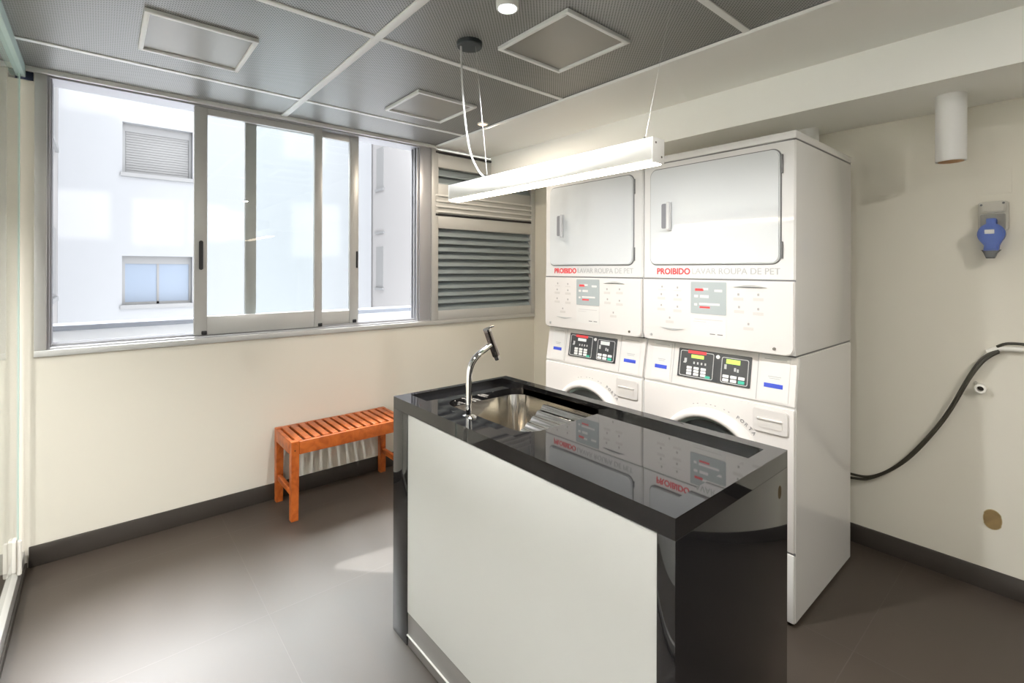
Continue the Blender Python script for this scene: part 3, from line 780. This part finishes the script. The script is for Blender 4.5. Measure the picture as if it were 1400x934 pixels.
# ------------------------------------------------------------------ outside: light well and neighbouring block
YO = 12.6
ob = thing('apartment_building', 'pale bluish apartment facade facing the window across the light well', 'building', (2.5, YO, -3))
WIN = [(.333, 1.53, 3.325, 4.38), (.337, 1.535, .62, 1.655), (4.4+1.5, 5.0+1.7, 9, 9.2)][:2]
ALLW = list(WIN) + [(.335, 1.53, 6.0, 7.05)]
xs = [-.62, .335, 1.533, 5.72]; zs = [-3]
zcuts = [(-3, .62), (1.655, 3.325), (4.38, 6.0), (7.05, 8.0)]
b = MB()
b.box(-.618, .335, YO, YO+.3, -3, 8.0).box(1.533, 5.655, YO, YO+.3, -3, 8.0)
for z0, z1 in zcuts: b.box(.335, 1.533, YO, YO+.3, z0, z1)
b.build('wall', M_FACADE, ob)
for i, (x0, x1, z0, z1) in enumerate(ALLW):
    f = MB()
    f.box(x0, x1, YO+.14, YO+.20, z1-.16, z1+.02).box(x0, x0+.05, YO+.14, YO+.2, z0+.03, z1-.16).box(x1-.05, x1, YO+.14, YO+.2, z0+.03, z1-.16).box(x0-.03, x1+.03, YO-.04, YO+.2, z0-.05, z0+.03)
    wd = f.build('window', M_WREC, ob)
    if i == 1:
        f = MB().box((x0+x1)/2-.02, (x0+x1)/2+.02, YO+.15, YO+.19, z0, z1-.16).box(x0+.05, x1-.05, YO+.15, YO+.19, z0+.03, z0+.08)
        f.build('sash', M_SHUT, wd)
        MB().box(x0+.02, x1-.02, YO+.17, YO+.18, z0+.03, z1-.1).build('pane', M_FPANE, wd)
    else:
        f = MB().box(x0+.05, x1-.05, YO+.175, YO+.19, z0, z1-.1); k = 16
        for q_ in range(k):
            zz = z0+.05+(z1-.2-z0)*q_/k
            f.box(x0+.06, x1-.06, YO+.160, YO+.178, zz, zz+(z1-.2-z0)/k*.92, .004)
        f.build('shutter', M_SHUT, wd)
rb = thing('apartment_building', 'sunny white side wing of the block seen through the right opening', 'building', (5.7, 8, -3))
MB().box(5.70, 6.0, 3.4, YO+.3, -3, 8.0).build('wall', M_FACADW, rb)
for z0 in (.9, 3.55, 6.2):
    for y0 in (11.95, 9.2):
        f = MB().box(5.66, 5.70, y0-.04, y0+.46, z0-.06, z0)
        wd = f.build('window', M_WREC, rb)
        MB().box(5.665, 5.70, y0-.04, y0+.46, z0+1.45, z0+1.50).build('lintel', M_WREC, wd)
        MB().box(5.69, 5.70, y0, y0+.42, z0, z0+1.1).build('pane', M_SHUT, wd)
lb = thing('apartment_building', 'cream side wing of the block seen at the far left of the window', 'building', (-.62, 8, -3))
MB().box(-.95, -.62, 3.4, YO+.3, -3, 8.0).build('wall', M_FACADW, lb)
for z0 in (.9, 3.55):
    f = MB().box(-.62, -.57, 10.6, 11.9, z0-.08, z0); wd = f.build('window', M_WREC, lb)
    MB().box(-.62, -.60, 10.65, 11.85, z0, z0+1.2).build('shutter', M_SHUT, wd)
lg = thing('balcony_parapet', 'white balcony parapet with pale grey coping just outside the window', 'parapet', (.8, 3.9, .5))
MB().box(-.6, 2.85, YW+TW+.001, 4.45, .50, .60, .004).build('slab', M_LEDGE, lg)
MB().box(-.6, 2.62, 4.24, 4.36, .601, .992, .004).build('parapet', M_LEDGE, lg)
MB().box(-.6, 2.66, 4.20, 4.40, .992, 1.026, .004).build('coping', M_LEDGED, lg)

# ------------------------------------------------------------------ lights
def area(name, loc, size, power, col, rot=(0, 0, 0), shape='DISK', sy=None, spread=PI):
    l = bpy.data.lights.new(name, 'AREA'); l.shape = shape; l.size = size
    if sy: l.size_y = sy
    l.energy = power; l.color = col; l.spread = spread
    o = bpy.data.objects.new(name, l); COL.objects.link(o); o.location = loc; o.rotation_euler = rot
    return o
WARM = (1, .86, .70); NEUT = (1, .95, .88)
area('downlight_or_fill', (DLX, DLY, DLZ-.006), .05, 23, (.97, .98, 1.), spread=2.5)
area('downlight_or_fill', (1.859, 2.478, H-.012), .06, 10, WARM)
for x, y, e in ((.35, .35, 8), (.35, -.75, 14), (1.5, -1.0, 22)):  # added overhead fill out of view, with no fixtures
    area('downlight_or_fill', (x, y, H-.012), .07, e, NEUT)
for y in (-.9, .1, 1.1, 2.1):                                       # unseen fill lights added to bounce off the corridor wall into the room
    area('corridor_fill', (-1.05, y, H-.06), .12, 74, (1., .965, .95), (0, math.radians(40), 0))

# added spots, masked square, imitating sunlight patches reflected onto the opposite facade
for x, z, sz in ((-.10, 5.0, .95), (.95, 5.05, 1.25), (-.27, 2.45, .85), (.93, 2.38, .85), (1.85, 2.42, .75), (2.5, 2.4, .6), (4.2, 2.4, 1.2), (3.9, 4.7, 1.0)):
    l = bpy.data.lights.new('added_patch_spot', 'SPOT'); l.spot_blend = .1; l.shadow_soft_size = .02
    src = Vector((x+.6, 4.7, z+1.4)); dst = Vector((x, YO, z)); dv = dst-src
    ht = sz*.5/dv.length                                            # window-shaped beam: cut the cone square
    l.spot_size = 2*math.atan(ht*1.6); l.energy = 1000; l.color = (1, .98, .94)
    l.use_nodes = True; nt = l.node_tree; N, L = nt.nodes, nt.links
    em = [k for k in N if k.type == 'EMISSION'][0]
    tc = N.new('ShaderNodeTexCoord'); sp = N.new('ShaderNodeSeparateXYZ'); L.new(tc.outputs['Normal'], sp.inputs[0])
    def mth(op, a, b):
        k = N.new('ShaderNodeMath'); k.operation = op
        for q_, v_ in enumerate((a, b)):
            if v_ is None: continue
            if isinstance(v_, (int, float)): k.inputs[q_].default_value = v_
            else: L.new(v_, k.inputs[q_])
        return k.outputs[0]
    ms = []
    for ax_, hh in (('X', ht), ('Y', ht*1.1)):
        r_ = mth('ABSOLUTE', mth('DIVIDE', sp.outputs[ax_], sp.outputs['Z']), None)
        k = N.new('ShaderNodeMapRange'); k.inputs['From Min'].default_value = hh*1.12; k.inputs['From Max'].default_value = hh*.85
        L.new(r_, k.inputs['Value']); ms.append(k.outputs['Result'])
    L.new(mth('MULTIPLY', ms[0], ms[1]), em.inputs['Strength'])
    o = bpy.data.objects.new('added_patch_spot', l); COL.objects.link(o); o.location = src; o.rotation_euler = dv.to_track_quat('-Z', 'Y').to_euler()

# added spot masked to a wedge, imitating sun through the right-hand opening
l = bpy.data.lights.new('added_wedge_spot', 'SPOT'); l.spot_blend = .05; l.shadow_soft_size = .01
src = Vector((2.83, 6.0, 5.87)); dst = Vector((1.05, 2.10, 0)); dv = dst-src
l.spot_size = 2*math.atan(.42/dv.length); l.energy = 1500; l.color = (1, .97, .92)
q_ = dv.to_track_quat('-Z', 'Y'); inv_ = q_.to_matrix().transposed()
A_, B1, B2 = Vector((.765, 2.296, 0))-src, Vector((1.136, 2.24, 0))-src, Vector((1.027, 2.025, 0))-src
l.use_nodes = True; nt = l.node_tree; N, L = nt.nodes, nt.links
em = [k for k in N if k.type == 'EMISSION'][0]
tc = N.new('ShaderNodeTexCoord'); ms = []
for E_, O_ in ((B1, B2), (B2, B1)):
    nr = A_.cross(E_).normalized()
    if nr.dot(O_) < 0: nr = -nr
    nr = inv_ @ nr
    d_ = N.new('ShaderNodeVectorMath'); d_.operation = 'DOT_PRODUCT'; d_.inputs[1].default_value = nr
    L.new(tc.outputs['Normal'], d_.inputs[0])
    ms.append(d_.outputs['Value'])
SGN = 1
res = []
for m_ in ms:
    k = N.new('ShaderNodeMapRange'); k.inputs['From Min'].default_value = 0; k.inputs['From Max'].default_value = .0012*SGN
    L.new(m_, k.inputs['Value']); res.append(k.outputs['Result'])
k = N.new('ShaderNodeMath'); k.operation = 'MULTIPLY'; L.new(res[0], k.inputs[0]); L.new(res[1], k.inputs[1])
L.new(k.outputs[0], em.inputs['Strength'])
o = bpy.data.objects.new('added_wedge_spot', l); COL.objects.link(o); o.location = src; o.rotation_euler = q_.to_euler()

# sky over the light well
wd = bpy.data.worlds.new('World'); S.world = wd; wd.use_nodes = True
bg = wd.node_tree.nodes['Background']
bg.inputs['Color'].default_value = (.92, .955, 1., 1); bg.inputs['Strength'].default_value = 5.5
sl = bpy.data.lights.new('sun', 'SUN'); sl.energy = 22; sl.angle = math.radians(30); sl.color = (.95, .98, 1.)
so = bpy.data.objects.new('sun', sl); COL.objects.link(so); so.rotation_euler = Vector((.08, -.55, -.83)).to_track_quat('-Z', 'Y').to_euler()
pt = area('daylight_portal', (.82, YW+.2, 1.66), 2.0, 1, (1, 1, 1), (-PI/2, 0, 0), 'RECTANGLE', 1.3)
pt.data.cycles.is_portal = True

# ------------------------------------------------------------------ camera
cam = bpy.data.cameras.new('Camera'); co = bpy.data.objects.new('Camera', cam); COL.objects.link(co)
yaw, roll, hgt, fpx = .7050, .0029, 1.3897, 661.455
fw = Vector((math.sin(yaw), math.cos(yaw), 0)); rt = Vector((math.cos(yaw), -math.sin(yaw), 0)); up = Vector((0, 0, 1))
Rr = rt*math.cos(roll)+up*math.sin(roll); Ur = up*math.cos(roll)-rt*math.sin(roll)
mtx = Matrix((Rr, Ur, -fw)).transposed().to_4x4(); mtx.translation = Vector((0, 0, hgt))
co.matrix_world = mtx
cam.sensor_fit = 'HORIZONTAL'; cam.sensor_width = 36; cam.lens = fpx/1400*36
cam.shift_x = 0; cam.shift_y = -(467-369.117)/1400
cam.clip_start = .02; cam.clip_end = 100
S.camera = co

S.view_settings.view_transform = 'Standard'; S.view_settings.look = 'None'
S.view_settings.exposure = .35; S.view_settings.gamma = 1; S.view_settings.use_curve_mapping = False
S.cycles.max_bounces = 12; S.cycles.diffuse_bounces = 8; S.cycles.glossy_bounces = 5; S.cycles.transparent_max_bounces = 12
S.cycles.sample_clamp_indirect = 6; S.cycles.caustics_reflective = False; S.cycles.caustics_refractive = False
S.cycles.use_denoising = True
